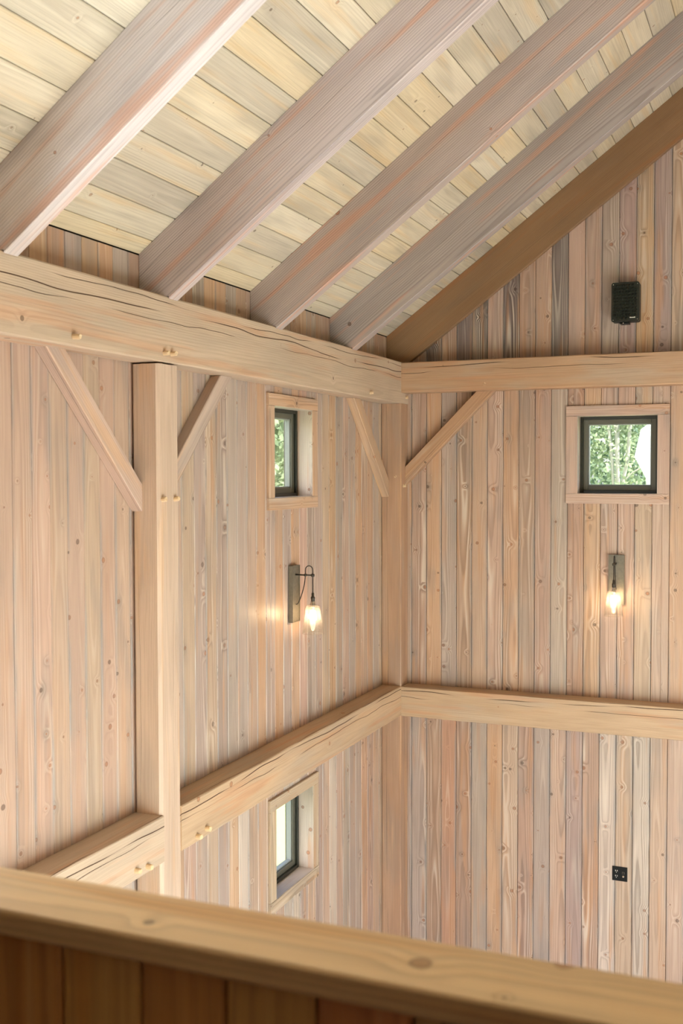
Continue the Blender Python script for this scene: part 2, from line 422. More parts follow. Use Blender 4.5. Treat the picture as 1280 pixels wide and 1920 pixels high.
def slab_with_holes(name, u0, u1, v0, v1, holes, place, thick):
    """Rectangular slab minus rectangular holes: grid cells, closed all round. place(u, v, depth) -> world."""
    us = sorted({u0, u1, *[h[0] for h in holes], *[h[1] for h in holes]}); vs_ = sorted({v0, v1, *[h[2] for h in holes], *[h[3] for h in holes]})
    def solid(i, j):
        if not (0 <= i < len(us) - 1 and 0 <= j < len(vs_) - 1): return False
        cu, cv = (us[i] + us[i + 1]) / 2, (vs_[j] + vs_[j + 1]) / 2
        return not any(h[0] < cu < h[1] and h[2] < cv < h[3] for h in holes)
    v = []; f = []
    def quad(*pts):
        n = len(v); v.extend(tuple(place(*p)) for p in pts); f.append((n, n + 1, n + 2, n + 3))
    for i in range(len(us) - 1):
        for j in range(len(vs_) - 1):
            if not solid(i, j): continue
            a, b_, c, d = us[i], us[i + 1], vs_[j], vs_[j + 1]
            quad((a, c, 0), (b_, c, 0), (b_, d, 0), (a, d, 0)); quad((a, d, thick), (b_, d, thick), (b_, c, thick), (a, c, thick))
            if not solid(i - 1, j): quad((a, c, 0), (a, d, 0), (a, d, thick), (a, c, thick))
            if not solid(i + 1, j): quad((b_, d, 0), (b_, c, 0), (b_, c, thick), (b_, d, thick))
            if not solid(i, j - 1): quad((b_, c, 0), (a, c, 0), (a, c, thick), (b_, c, thick))
            if not solid(i, j + 1): quad((a, d, 0), (b_, d, 0), (b_, d, thick), (a, d, thick))
    return mesh(name, v, f)

HB = lambda w, e: (w[0] - e, w[1] + e, w[2] - e, w[3] + e)
wall_left = struct(link('wall_left', slab_with_holes('wall_left', YF, 0.2, FLOOR - 0.2, ZC + 0.02, [HB(WIN_L1, 0.016), HB(WIN_L2, 0.016), HB(WIN_L3, 0.016)],
                   lambda u, v, d: (-TB - d, u, v), 0.17), 'backing'))
wb = slab_with_holes('wall_back', -0.19, XE + 0.2, FLOOR - 0.2, ZC, [HB(WIN_B, 0.016)], lambda u, v, d: (u, TB + d, v), 0.17)
wall_back = struct(link('wall_back', wb, 'backing'))
gab = mesh('gable', [(0, TB, ZC), (XE, TB, ZC), (XR, TB, ZR + 0.1), (0, TB + 0.17, ZC), (XE, TB + 0.17, ZC), (XR, TB + 0.17, ZR + 0.1)],
           [(0, 1, 2), (5, 4, 3), (0, 2, 5, 3), (1, 4, 5, 2), (0, 3, 4, 1)])
link('gable_sheathing', gab, 'backing', wall_back)
EW = [(-8.6, -6.9, -4.35, -2.15), (-6.7, -5.0, -4.35, -2.15), (-4.8, -3.1, -4.35, -2.15), (-6.7, -5.0, -1.6, -0.7), (-4.8, -3.1, -1.6, -0.7)]
wall_right = struct(link('wall_right', slab_with_holes('wall_right', YF, 0.2, FLOOR - 0.2, ZC + 0.1, EW, lambda u, v, d: (XE + d, u, v), 0.17), 'board', tint=T['t']))
FW = [(0.5, 2.9, -4.5, -2.1), (3.1, 5.6, -4.5, -2.1)]
wall_front = struct(link('wall_front', slab_with_holes('wall_front', -0.2, XE + 0.2, FLOOR - 0.2, ZR, FW, lambda u, v, d: (u, YF - d, v), 0.17), 'board', tint=T['b']))
for i, h in enumerate(EW):
    w_ = struct(empty('window_%d' % (i + 4), (XE + 0.06, (h[0] + h[1]) / 2, h[2])))
    for lo, hi in (((h[0], h[2]), (h[0] + 0.05, h[3])), ((h[1] - 0.05, h[2]), (h[1], h[3])), ((h[0] + 0.05, h[2]), (h[1] - 0.05, h[2] + 0.05)), ((h[0] + 0.05, h[3] - 0.05), (h[1] - 0.05, h[3]))):
        box('frame', 'frame', w_, (XE + 0.03, lo[0], lo[1]), (XE + 0.09, hi[0], hi[1]))
for i, h in enumerate(FW):
    w_ = struct(empty('door_%d' % (i + 1), ((h[0] + h[1]) / 2, YF - 0.06, h[2])))
    for lo, hi in (((h[0], h[2]), (h[0] + 0.06, h[3])), ((h[1] - 0.06, h[2]), (h[1], h[3])), ((h[0] + 0.06, h[2]), (h[1] - 0.06, h[2] + 0.06)), ((h[0] + 0.06, h[3] - 0.06), (h[1] - 0.06, h[3]))):
        box('frame', 'frame', w_, (lo[0], YF - 0.09, lo[1]), (hi[0], YF - 0.03, hi[1]))
struct(link('floor', box_mesh((-0.02, YF, FLOOR - 0.15), (XE, TB, FLOOR)), 'floor'))
floor2 = struct(link('floor', box_mesh((0.0, YF + 0.02, LOFT - 0.2), (XE, -7.06, LOFT)), 'board', tint=T['b']))

# ceiling: sheathing of both slopes, boards on the slope over the left wall
sl = Vector((math.cos(TH), 0, math.sin(TH))); nr = Vector((-math.sin(TH), 0, math.cos(TH)))
def roofpt(s, y, h, side=1):
    q = Vector((0, y, ZC)) + sl * s + nr * h
    return (q.x, q.y, q.z) if side > 0 else (XE - q.x, q.y, q.z)
SR = XR / math.cos(TH)
v = [roofpt(-0.35, YF - 0.2, 0.024), roofpt(SR + 0.02, YF - 0.2, 0.024), roofpt(SR + 0.02, 0.35, 0.024), roofpt(-0.35, 0.35, 0.024)]
v += [roofpt(-0.35, YF - 0.2, 0.2), roofpt(SR + 0.16, YF - 0.2, 0.2), roofpt(SR + 0.16, 0.35, 0.2), roofpt(-0.35, 0.35, 0.2)]
fc = [(0, 1, 2, 3), (7, 6, 5, 4), (0, 4, 5, 1), (1, 5, 6, 2), (2, 6, 7, 3), (3, 7, 4, 0)]
ceiling = struct(link('ceiling', mesh('ceiling', v, fc), 'backing'))
v2 = [(XE - a, b_, c) for a, b_, c in v]
struct(link('ceiling', mesh('ceiling', v2, [tuple(reversed(q)) for q in fc]), 'ceiling', tint=lin((222, 204, 168))))

# ------------------------------------------------------------------ wall boards
# the local Z of a board must point into the room, so the left wall uses Y = -y
_b0 = basis
def left_basis(u, z, proud): return _b0((-TB + proud, u, z), (0, 0, 1), (0, -1, 0))

jl = [0.0] + [-1.862 + BP * 14 - BP * k for k in range(0, 58)]
jl = sorted([j for j in jl if -7.25 < j < -0.004] + [0.0])
jb = sorted([0.0] + [0.071 + BP * k for k in range(0, 48)]); jb[-1] = min(jb[-1], XE)
if XE - jb[-1] > 0.02: jb.append(XE)

holesL = [HB(WIN_L1, 0.035), HB(WIN_L2, 0.035), HB(WIN_L3, 0.035)]; holesB = [HB(WIN_B, 0.035)]
gable_rows = 'bp' + 'qdqddpdqqdpqgvov'
mid_rows = 'vp' + 'qogbtpoqqgbopptpo'
low_rows = 'tg' + 'gbrbgotqgtvbwtwtp'
roofline = lambda u: (ZC - 0.004 + min(u, XE - u) * TT)
def do_boards():
    lrow = {'top': 'bogrobgdorbg', 'mid': 'togtoggtopgtotgogtopgt', 'low': 'tgtwotgtgpwtg'}
    n = len(jl) - 1
    for k in range(n):
        y0, y1 = jl[k] + 0.0014, jl[k + 1] - 0.0014
        post_side = y1 < -3.6
        for name, z0, z1 in (('top', 0.72, ZC - 0.004), ('mid', -1.83, 0.719), ('low', FLOOR, -1.831)):
            if post_side and name == 'mid': code = 'pptptptpqp'[k % 10]
            else: code = lrow[name][(k * 5 + k // 3) % len(lrow[name])]
            pieces = [(y0, y1, z0, z1)]
            for h in holesL:
                nxt = []
                for a, b_, c, d in pieces:
                    if b_ <= h[0] or a >= h[1] or d <= h[2] or c >= h[3]: nxt.append((a, b_, c, d)); continue
                    if a < h[0]:
                        if h[0] - a > 0.008: nxt.append((a, h[0], c, d))
                        a = h[0]
                    if b_ > h[1]:
                        if b_ - h[1] > 0.008: nxt.append((h[1], b_, c, d))
                        b_ = h[1]
                    if b_ - a < 0.008: continue
                    if c < h[2]: nxt.append((a, b_, c, h[2]))
                    if d > h[3]: nxt.append((a, b_, h[3], d))
                pieces = nxt
            tint = tnt(code) + ((0.4 if post_side else 0.8) * random.uniform(0.7, 1.4),)
            for a, b_, c, d in pieces:
                rotm = Matrix.Rotation(random.uniform(-0.008, 0.008), 4, 'X')
                link('board', board_mesh(d - c, b_ - a, TB), 'board', wall_left, left_basis((a + b_) / 2, c, random.uniform(-0.001, 0)) @ rotm, tint)
    n = len(jb) - 1
    for k in range(n):
        x0, x1 = jb[k] + 0.0014, jb[k + 1] - 0.0014
        if x1 - x0 < 0.01: continue
        for rows, z0, z1 in ((gable_rows, 0.75, roofline), (mid_rows, -1.83, 0.749), (low_rows, FLOOR, -1.831)):
            code = rows[k] if k < len(rows) else random.choice('pqbotg')
            pieces = [(x0, x1, z0, z1)]
            for h in holesB:
                nxt = []
                for a, b_, c, d in pieces:
                    top = 99 if callable(d) else d
                    if b_ <= h[0] or a >= h[1] or top <= h[2] or c >= h[3]: nxt.append((a, b_, c, d)); continue
                    if a < h[0]:
                        if h[0] - a > 0.008: nxt.append((a, h[0], c, d))
                        a = h[0]
                    if b_ > h[1]:
                        if b_ - h[1] > 0.008: nxt.append((h[1], b_, c, d))
                        b_ = h[1]
                    if b_ - a < 0.008: continue
                    if c < h[2]: nxt.append((a, b_, c, h[2]))
                    if top > h[3]: nxt.append((a, b_, h[3], d))
                pieces = nxt
            tint = tnt(code) + ({'d': 1.5, 'w': 1.25}.get(code, 0.85) * random.uniform(0.7, 1.35),)
            for a, b_, c, d in pieces:
                m_ = (a + b_) / 2; s1 = 0.0
                if callable(d):
                    s1 = TT if m_ < XR else -TT
                    if a < XR < b_: s1 = 0.0; dz = min(d(a), d(b_))
                    else: dz = d(m_)
                else: dz = d
                rotm = Matrix.Rotation(random.uniform(-0.006, 0.006), 4, 'X')
                link('board', board_mesh(dz - c, b_ - a, TB, 0.0036, 0.0, -s1), 'board', wall_back,
                     _b0((m_, TB + random.uniform(0, 0.001), c), (0, 0, 1), (-1, 0, 0)) @ rotm, tint)
do_boards()

# ceiling boards: rows along y, butted over the rafters
RY = [-0.0516 + 0.0, -1.2168, -2.4398, -3.6504, -4.8745, -6.09, -7.31, -8.53]
ctints = [lin(c) for c in ((224, 211, 188), (222, 208, 182), (208, 197, 178), (194, 184, 168), (224, 206, 174), (216, 204, 182), (228, 217, 196))]
row = 0; s0 = 0.099 - CP
while s0 < SR - 0.01:
    s1 = min(s0 + CP, SR - 0.006)
    ys = [0.0]
    for ry in RY[1:]:
        if random.random() < 0.72: ys.append(ry + 0.043)
    ys.append(YF)
    a = max(s0, 0.0) + 0.0014; b_ = s1 - 0.0014
    for i in range(len(ys) - 1):
        y1, y0 = ys[i] - 0.0008, ys[i + 1] + 0.0008
        c = random.choice(ctints); j = random.uniform(0.94, 1.05)
        o_ = Vector((0, y0, ZC)) + sl * ((a + b_) / 2) + nr * (TB + 0.004)
        link('board', board_mesh(y1 - y0, b_ - a, TB + 0.004 + random.uniform(-0.001, 0.0), 0.0035), 'ceiling', ceiling,
             _b0(o_, (0, 1, 0), tuple(sl)), tuple(min(1, q * j) for q in c))
    s0 += CP; row += 1

# ------------------------------------------------------------------ timbers
tim = lin((204, 181, 158)); tim2 = lin((201, 171, 140)); tim3 = lin((194, 157, 125)); pst = lin((211, 185, 164)); raf = lin((190, 168, 158))
ZPT, ZPB = 0.879, 0.550
ZGT, ZGB = -1.7106, -1.9463
def peg(parent, p, d, L=0.03, r=0.0125, rough_end=True):
    rg = random.Random(int(p[1] * 1000) + int(p[2] * 77)); n = 9; d = Vector(d)
    v = []; f = []
    for j, (t_, rr_) in enumerate(((-0.02, r), (L * 0.85, r), (L, r * 0.86))):
        for i in range(n):
            a = 2 * math.pi * i / n; q = rr_ * (1 + rg.uniform(-0.07, 0.07))
            v.append((t_ + (rg.uniform(-0.003, 0.003) if j else 0), q * math.cos(a), q * math.sin(a)))
    for j in range(2):
        for i in range(n):
            a, b2 = j * n + i, j * n + (i + 1) % n; f.append((a, b2, b2 + n, a + n))
    f.append(tuple(reversed(range(n)))); f.append(tuple(range(2 * n, 3 * n)))
    tilt = Vector((rg.uniform(-0.08, 0.08), rg.uniform(-0.08, 0.08), rg.uniform(-0.08, 0.08)))
    ref = (0, 0, 1) if abs(d.z) < 0.5 else (1, 0, 0)
    return link('peg', mesh('peg', v, f), 'peg', parent, basis(p, d + tilt, ref), lin((236, 206, 166)))

plate = beam('wall_plate_beam', (A / 2, -7.02, (ZPT + ZPB) / 2), (A / 2, -0.001, (ZPT + ZPB) / 2), (0, 0, 1), A, ZPT - ZPB, 'timber', tim, 0.007, 0.002)
tag(plate, 'thick cracked timber beam along the top of the left wall carrying the rafters', 'beam')
for y, z, L in ((-4.425, 0.591, 0.036), (-3.690, 0.594, 0.026), (-3.622, 0.596, 0.03), (-2.878, 0.586, 0.001), (-0.852, 0.588, 0.022), (-0.058, 0.603, 0.018)):
    peg(plate, (A, y, z), (1, 0, 0), L, 0.0125 if L > 0.01 else 0.009)

tie = beam('tie_beam', (A + 0.0005, -B / 2, 0.753), (XE - 0.02, -B / 2, 0.753), (0, 0, 1), B, 0.2386, 'timber', tim3, 0.006, 0.0014)
tag(tie, 'horizontal orange-brown timber on the back wall between speaker and window', 'beam')
peg(tie, (0.847, -B, 0.682), (0, -1, 0), 0.001, 0.011)
gl = beam('girt_beam', (A / 2, -3.556, (ZGT + ZGB) / 2), (A / 2, -B, (ZGT + ZGB) / 2), (0, 0, 1), A, ZGT - ZGB, 'timber', tim2, 0.005, 0.0014)
tag(gl, 'mid-height timber ledge on the left wall from the tall post to the corner', 'beam')
for y, z in ((-3.405, -1.916), (-3.307, -1.903)): peg(gl, (A, y, z), (1, 0, 0), 0.03, 0.0145)
gl2 = beam('girt_beam', (A / 2, -7.0, (ZGT + ZGB) / 2), (A / 2, -3.724, (ZGT + ZGB) / 2), (0, 0, 1), A, ZGT - ZGB, 'timber', tim, 0.005, 0.0014)
tag(gl2, 'mid-height timber ledge at lower left, running from the tall post behind the railing', 'beam')
for y, z in ((-3.982, -1.901), (-3.884, -1.914)): peg(gl2, (A, y, z), (1, 0, 0), 0.03, 0.0145)
gb = beam('girt_beam', (A - 0.002, -B / 2, -1.8328), (XE - 0.02, -B / 2, -1.8328), (0, 0, 1), B, 0.2366, 'timber', tim2, 0.005, 0.0014)
tag(gb, 'horizontal timber ledge on the back wall below the right wall lamp', 'beam')

# posts
AP = 0.162; Y1, Y2 = -3.7346, -3.5437
post = beam('post', (AP / 2 + 0.001, (Y1 + Y2) / 2, FLOOR), (AP / 2 + 0.001, (Y1 + Y2) / 2, 0.541), (1, 0, 0), Y2 - Y1, AP - 0.002, 'smooth', pst, 0.016, 0.0008)
tag(post, 'tall pale timber post on the left wall with braces to both sides', 'post')
for y in (-3.708, -3.592): peg(post, (AP, y, -0.131), (1, 0, 0), 0.026, 0.0125)
box('tenon', 'smooth', post, (0.03, -3.69, 0.541), (0.13, -3.64, ZPB), 0, lin((220, 170, 130)), 2)
cpost = beam('post', (0.0835, -0.085, FLOOR), (0.0835, -0.085, ZPB), (1, 0, 0), 0.166, 0.163, 'smooth', lin((190, 152, 124)), 0.004, 0.0006)
tag(cpost, 'timber post filling the corner where the two plank walls meet', 'post')
peg(cpost, (0.118, -0.168, -0.03), (0, -1, 0), 0.001, 0.012); peg(cpost, (0.165, -0.110, -0.106), (1, 0, 0), 0.02, 0.0125)

# braces: prisms with mitred ends lying against the wall boards
def brace(name, wall, u_in, z_foot_in, z_top, direction, tint, label, rise_len, back=0.0012, front=0.064, th=0.138, u_post=None):
    """direction: +1/-1 along the wall away from the post. Inner edge starts on the post at z_foot_in, 45 degrees up."""
    u0 = u_post
    ui = u0 + direction * (z_top - z_foot_in)
    uo = u0 + direction * (z_top - (z_foot_in - th))
    prof = [(u0, z_foot_in), (u0, z_foot_in - th), (uo, z_top), (ui, z_top)]
    def P(u, z, dpt): return Vector((dpt, u, z)) if wall == 'left' else Vector((u, -dpt, z))
    X = P(uo, z_top, 0) - P(u0, z_foot_in - th, 0); O = P(u0, z_foot_in - th, back)
    Yv = P(u0, z_foot_in, 1) - P(u0, z_foot_in, 0)
    mw = basis(O, X, Yv); inv = mw.inverted()
    import bmesh
    bm = bmesh.new()
    vs2 = [bm.verts.new(inv @ P(u, z, back)) for u, z in prof] + [bm.verts.new(inv @ P(u, z, front)) for u, z in prof]
    for q in ((0, 1, 2, 3), (7, 6, 5, 4), (0, 4, 5, 1), (1, 5, 6, 2), (2, 6, 7, 3), (3, 7, 4, 0)): bm.faces.new([vs2[i] for i in q])
    bmesh.ops.recalc_face_normals(bm, faces=bm.faces[:])
    ed = [e for e in bm.edges if {e.verts[0], e.verts[1]} in ({vs2[4], vs2[7]}, {vs2[5], vs2[6]})]
    bmesh.ops.bevel(bm, geom=ed, offset=0.004, segments=1, affect='EDGES')
    me = bpy.data.meshes.new('brace'); bm.to_mesh(me); bm.free()
    return tag(link(name, me, 'smooth', None, mw, tint), label, 'brace')
br = lin((206, 178, 162))
b1 = brace('knee_brace', 'left', 0, -0.052, ZPB, -1, br, 'diagonal brace rising to the upper left from the tall post', 0, u_post=Y1 - 0.0012)
brace('knee_brace', 'left', 0, -0.066, ZPB, 1, lin((198, 176, 162)), 'diagonal brace rising to the right from the tall post', 0, u_post=Y2 + 0.0012)
brace('knee_brace', 'left', 0, -0.056, ZPB, -1, lin((202, 170, 142)), 'diagonal brace on the left wall meeting the corner post beside the window', 0, u_post=-0.1695)
brace('knee_brace', 'back', 0, 0.050, 0.6337, 1, lin((192, 152, 120)), 'diagonal brace on the back wall under the horizontal orange-brown timber', 0, front=0.07, th=0.146, u_post=0.1665)

# rafters
RW = 0.0857
rl = ['broad sloping rafter nearest the camera in the upper left corner',
      'second sloping rafter from the upper left, landing above the tall post',
      'third sloping rafter from the upper left, landing above the upper left window',
      'fourth sloping rafter from the upper left, next to the dark wall rafter',
      'sloping rafter lying against the back wall gable, shade painted into its dark brown']
rt_ = [lin((216, 206, 204)), lin((204, 190, 188)), lin((190, 174, 168)), lin((176, 164, 160)), lin((150, 116, 84))]  # light falloff put into the tints, near rafter palest, shaded wall rafter darkest
def rafter(y0, y1, tint, label, seed, xf=A + 0.004, mat='rafter'):
    t0 = lambda x_: ZC - 0.0015 + x_ * TT
    bt = lambda x_: ZC + x_ * TT - RH / math.cos(TH)
    n = 14
    prof = [(0.002, ZPT + 0.001), (0.002, t0(0.002)), (XR - 0.001, t0(XR - 0.001)), (XR - 0.001, bt(XR - 0.001))]
    rg = random.Random(seed)
    prof += [(XR + (xf - XR) * i / n, bt(XR + (xf - XR) * i / n) + rg.uniform(-0.0015, 0.0015)) for i in range(1, n + 1)]
    prof += [(xf, ZPT + 0.001)]
    if bt(xf) > ZPT: prof = prof[:-1]
    O = Vector((0, (y0 + y1) / 2, ZC)) - nr * (RH / 2)
    mw = basis(O, sl, (0, 1, 0)); inv = mw.inverted()
    import bmesh
    bm = bmesh.new()
    va = [bm.verts.new(inv @ Vector((x_, y0, z_))) for x_, z_ in prof]; vb = [bm.verts.new(inv @ Vector((x_, y1, z_))) for x_, z_ in prof]
    bm.faces.new(va); bm.faces.new(list(reversed(vb)))
    k = len(prof)
    for i in range(k): bm.faces.new((va[i], vb[i], vb[(i + 1) % k], va[(i + 1) % k]))
    bmesh.ops.recalc_face_normals(bm, faces=bm.faces[:])
    ed = []
    for i in range(3, 3 + n):
        for q in (va, vb): ed += [e for e in bm.edges if {e.verts[0], e.verts[1]} == {q[i], q[i + 1]}]
    bmesh.ops.bevel(bm, geom=ed, offset=0.003, segments=1, affect='EDGES')
    me = bpy.data.meshes.new('rafter'); bm.to_mesh(me); bm.free()
    o = link('rafter', me, mat, None, mw, tint)
    return tag(o, label, 'rafter') if label else o
ys_ = [-4.8745, -3.6504, -2.4398, -1.2168]
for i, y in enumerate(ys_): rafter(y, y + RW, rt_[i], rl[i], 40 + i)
rafter(-0.0516, -0.0012, rt_[4], rl[4], 49, 0.194, 'shaded_rafter')
for i, y in enumerate((-6.09, -7.31)):
    rafter(y, y + RW, rt_[0], ('sloping rafter above the railing, just beyond the upper left corner', 'sloping rafter over the loft, farthest from the back wall')[i], 60 + i)

# ------------------------------------------------------------------ windows with plank casings
def window(name, P, w, head_tint):
    """P(u, z, d): world point; u along the wall, d into the wall (negative = into the room)."""
    u0, u1, z0, z1 = w; uc = (u0 + u1) / 2
    e = struct(empty(name, tuple(P(uc, z0, 0.0))))
    def bx(nm, mat, a, b_, c, d, d0, d1, tint=None, ch=0.0, parent=None, axis=None):
        p, q = P(a, c, d0), P(b_, d, d1)
        lo = [min(p[i], q[i]) for i in range(3)]; hi = [max(p[i], q[i]) for i in range(3)]
        return box(nm, mat, parent or e, lo, hi, ch, tint, axis)
    cw = 0.088; ht = head_tint
    bx('casing', 'board', u0 - cw, u1 + cw, z1 + 0.002, z1 + 0.078, -0.020, 0.0, ht, 0.002)
    bx('casing', 'board', u0 - cw, u1 + cw, z0 - 0.078, z0 - 0.002, -0.020, 0.0, ht, 0.002)
    bx('casing', 'board', u0 - cw, u0 - 0.002, z0 - 0.001, z1 + 0.001, -0.018, 0.0, ht, 0.002)
    bx('casing', 'board', u1 + 0.002, u1 + cw, z0 - 0.001, z1 + 0.001, -0.018, 0.0, ht, 0.002)
    jt = lin((206, 190, 176)); g = 0.012
    bx('jamb', 'board', u0 - g, u0, z0 - g, z1 + g, -0.016, 0.10, jt, axis=2); bx('jamb', 'board', u1, u1 + g, z0 - g, z1 + g, -0.016, 0.10, jt, axis=2)
    bx('jamb', 'board', u0, u1, z1, z1 + g, -0.016, 0.10, jt); bx('jamb', 'board', u0, u1, z0 - g, z0, -0.016, 0.10, jt)
    def ring(nm, o_, i_, d0, d1, mat='frame'):
        a, b_, c, d = u0 + o_, u1 - o_, z0 + o_, z1 - o_; t_ = i_ - o_
        bx(nm, mat, a, a + t_, c, d, d0, d1, ch=0.002); bx(nm, mat, b_ - t_, b_, c, d, d0, d1, ch=0.002)
        bx(nm, mat, a + t_, b_ - t_, d - t_, d, d0, d1, ch=0.002); bx(nm, mat, a + t_, b_ - t_, c, c + t_, d0, d1, ch=0.002)
    ring('frame', -0.012, 0.022, 0.094, 0.185)
    ring('sash', 0.022, 0.058, 0.112, 0.172, 'sash')
    ring('glazing_bead', 0.058, 0.066, 0.124, 0.160, 'bead')
    bx('pane', 'pane', u0 + 0.060, u1 - 0.060, z0 + 0.060, z1 - 0.060, 0.138, 0.144)
    return e
window('window_1', lambda u, z, d: Vector((-d, u, z)), WIN_L1, lin((214, 178, 148)))
window('window_2', lambda u, z, d: Vector((-d, u, z)), WIN_L2, lin((206, 184, 156)))
window('window_9', lambda u, z, d: Vector((-d, u, z)), WIN_L3, lin((214, 178, 148)))
window('window_3', lambda u, z, d: Vector((u, d, z)), WIN_B, lin((204, 172, 154)))

# ------------------------------------------------------------------ wall lamps
def sconce(mw, label):
    """Local frame: plate on the wall at Y=0, arm along -Y, Z up, X to the side; origin = plate centre bottom."""
    e = bpy.data.objects.new('wall_lamp', None); C.objects.link(e); e.matrix_local = mw; PM[e.name] = mw.copy(); e.empty_display_size = 0.1
    tag(e, label, 'wall lamp', 'two matching wall lamps')
    pl = lambda nm, me, mat, par=e, m=Matrix.Identity(4): link(nm, me, mat, par, mw @ m)
    H = 0.375; w2 = 0.0575; t_ = 0.032
    back = pl('backplate', box_mesh((-w2, -t_ + 0.006, 0), (w2, -0.0005, H), 0.002), 'zinc')
    for a, b_ in (((-w2, -t_, 0), (-w2 + 0.005, -t_ + 0.006, H)), ((w2 - 0.005, -t_, 0), (w2, -t_ + 0.006, H)), ((-w2 + 0.005, -t_, H - 0.005), (w2 - 0.005, -t_ + 0.006, H)), ((-w2 + 0.005, -t_, 0), (w2 - 0.005, -t_ + 0.006, 0.005))):
        pl('rim', box_mesh(a, b_), 'zinc', back)
    za = H - 0.062; xa = 0.150; xb = 0.097
    pl('arm', tube_mesh([(0, -0.026, za), (0, -xa, za)], 0.0052, 10), 'iron')
    pl('clamp', lathe_mesh([(0.004, -0.009), (0.0105, -0.007), (0.0115, 0), (0.0105, 0.007), (0.004, 0.009)], 14), 'iron', e, Matrix.Translation((0, -xb, za)))
    pl('clamp', lathe_mesh([(0.004, -0.010), (0.0115, -0.008), (0.0125, 0), (0.0115, 0.008), (0.004, 0.010)], 14), 'iron', e, Matrix.Translation((0, -xa, za)))
    cord = [(0, -0.027, za - 0.195), (0.0, -0.036, za - 0.197), (0, -0.052, za - 0.175), (0, -0.072, za - 0.125), (0, -0.088, za - 0.07), (0, -xb, za - 0.012), (0, -xb, za + 0.03)]
    rr_ = (xa - xb) / 2
    for i in range(1, 10):
        a = math.pi * i / 10; cord.append((0, -xb - rr_ + rr_ * math.cos(a), za + 0.034 + 1.05 * rr_ * math.sin(a)))
    cord += [(0, -xa, za + 0.03), (0, -xa, za - 0.05), (0, -xa, za - 0.122)]
    # round the polyline off
    for _ in range(2):
        n_ = [cord[0]]
        for p, q in zip(cord[:-1], cord[1:]):
            n_ += [tuple(0.75 * p[i] + 0.25 * q[i] for i in range(3)), tuple(0.25 * p[i] + 0.75 * q[i] for i in range(3))]
        cord = n_ + [cord[-1]]
    pl('cord', tube_mesh(cord, 0.0034, 8), 'cord')
    zs = za - 0.118
    tr = Matrix.Translation((0, -xa, zs))
    cap_ = pl('lamp_holder', lathe_mesh([(0.0045, 0.004), (0.0085, 0.0), (0.0085, -0.020), (0.0125, -0.024), (0.0145, -0.032), (0.0125, -0.040), (0.013, -0.050), (0.011, -0.052)][::-1], 18), 'iron', e, tr)
    pl('socket', lathe_mesh([(0.011, -0.051), (0.0155, -0.055), (0.0135, -0.062), (0.0185, -0.068), (0.0165, -0.076), (0.0225, -0.084), (0.021, -0.096), (0.017, -0.110)][::-1], 20), 'chrome', e, tr)
    zt = -0.078
    prof = [(0.0195, zt + 0.004), (0.034, zt), (0.046, zt - 0.008), (0.0475, zt - 0.014), (0.0715, zt - 0.188)]
    inner = [(r - 0.0025, z - (0.002 if i < 3 else 0)) for i, (r, z) in enumerate(prof)]
    pl('shade', lathe_mesh(prof + inner[::-1], 32, cap=False), 'shade', e, tr)
    pl('bulb', lathe_mesh([(0.010, -0.108), (0.012, -0.122), (0.019, -0.136), (0.023, -0.152), (0.0215, -0.165), (0.014, -0.175), (0.005, -0.179)][::-1], 18), 'bulb', e, tr)
    return e
# left wall: local -Y -> +x, local X -> -... ; back wall: local -Y -> -y
mL = Matrix(((0, -1, 0, 0.0012), (1, 0, 0, -1.8585), (0, 0, 1, -0.984), (0, 0, 0, 1)))
mB = Matrix(((1, 0, 0, 1.829), (0, 1, 0, -0.0002), (0, 0, 1, -0.996), (0, 0, 0, 1)))
sconce(mL, 'lit wall lamp with clear glass shade on the left wall, seen from the side')
sconce(mB, 'lit wall lamp with clear glass shade on the back wall, under its window')

# ------------------------------------------------------------------ speaker
sp = empty('wall_speaker', (1.894, 0.0, 1.10), 'black box loudspeaker with studded grille, high on the back wall', 'speaker')
def rounded_prism(w2, h2, r, y0, y1, n=5):
    pts = []
    for cx, cz, a0 in ((w2 - r, h2 - r, 0), (-w2 + r, h2 - r, 90), (-w2 + r, -h2 + r, 180), (w2 - r, -h2 + r, 270)):
        for i in range(n + 1):
            a = math.radians(a0 + 90 * i / n); pts.append((cx + r * math.cos(a), cz + r * math.sin(a)))
    k = len(pts)
    v = [(x_, y0, z_) for x_, z_ in pts] + [(x_, y1, z_) for x_, z_ in pts]
    f = [tuple(range(k)), tuple(reversed(range(k, 2 * k)))] + [(i, i + k, (i + 1) % k + k, (i + 1) % k) for i in range(k)]
    return mesh('prism', v, f)
spm = Matrix.Translation((1.894, 0, 1.251))
link('cabinet', rounded_prism(0.0995, 0.143, 0.016, -0.112, -0.030), 'black', sp, spm)
gr = link('grille', rounded_prism(0.101, 0.1445, 0.017, -0.121, -0.112), 'blackgrille', sp, spm)
v = []; f = []; nx, nz = 8, 11
for i in range(nx):
    for j in range(nz):
        if (i in (0, nx - 1) and j in (0, nz - 1)): continue
        if j == 0 and i in (5, 6): continue
        cx = -0.088 + (i + 0.5) * 0.176 / nx; cz = -0.131 + (j + 0.5) * 0.262 / nz; hx, hz = 0.0096, 0.0104; n0 = len(v)
        v += [(cx - hx, -0.121, cz - hz), (cx + hx, -0.121, cz - hz), (cx + hx, -0.121, cz + hz), (cx - hx, -0.121, cz + hz), (cx, -0.133, cz)]
        f += [(n0, n0 + 1, n0 + 4), (n0 + 1, n0 + 2, n0 + 4), (n0 + 2, n0 + 3, n0 + 4), (n0 + 3, n0, n0 + 4)]
studs = link('grille_studs', mesh('studs', v, f), 'blackgrille', sp, spm); studs['kind'] = 'stuff'
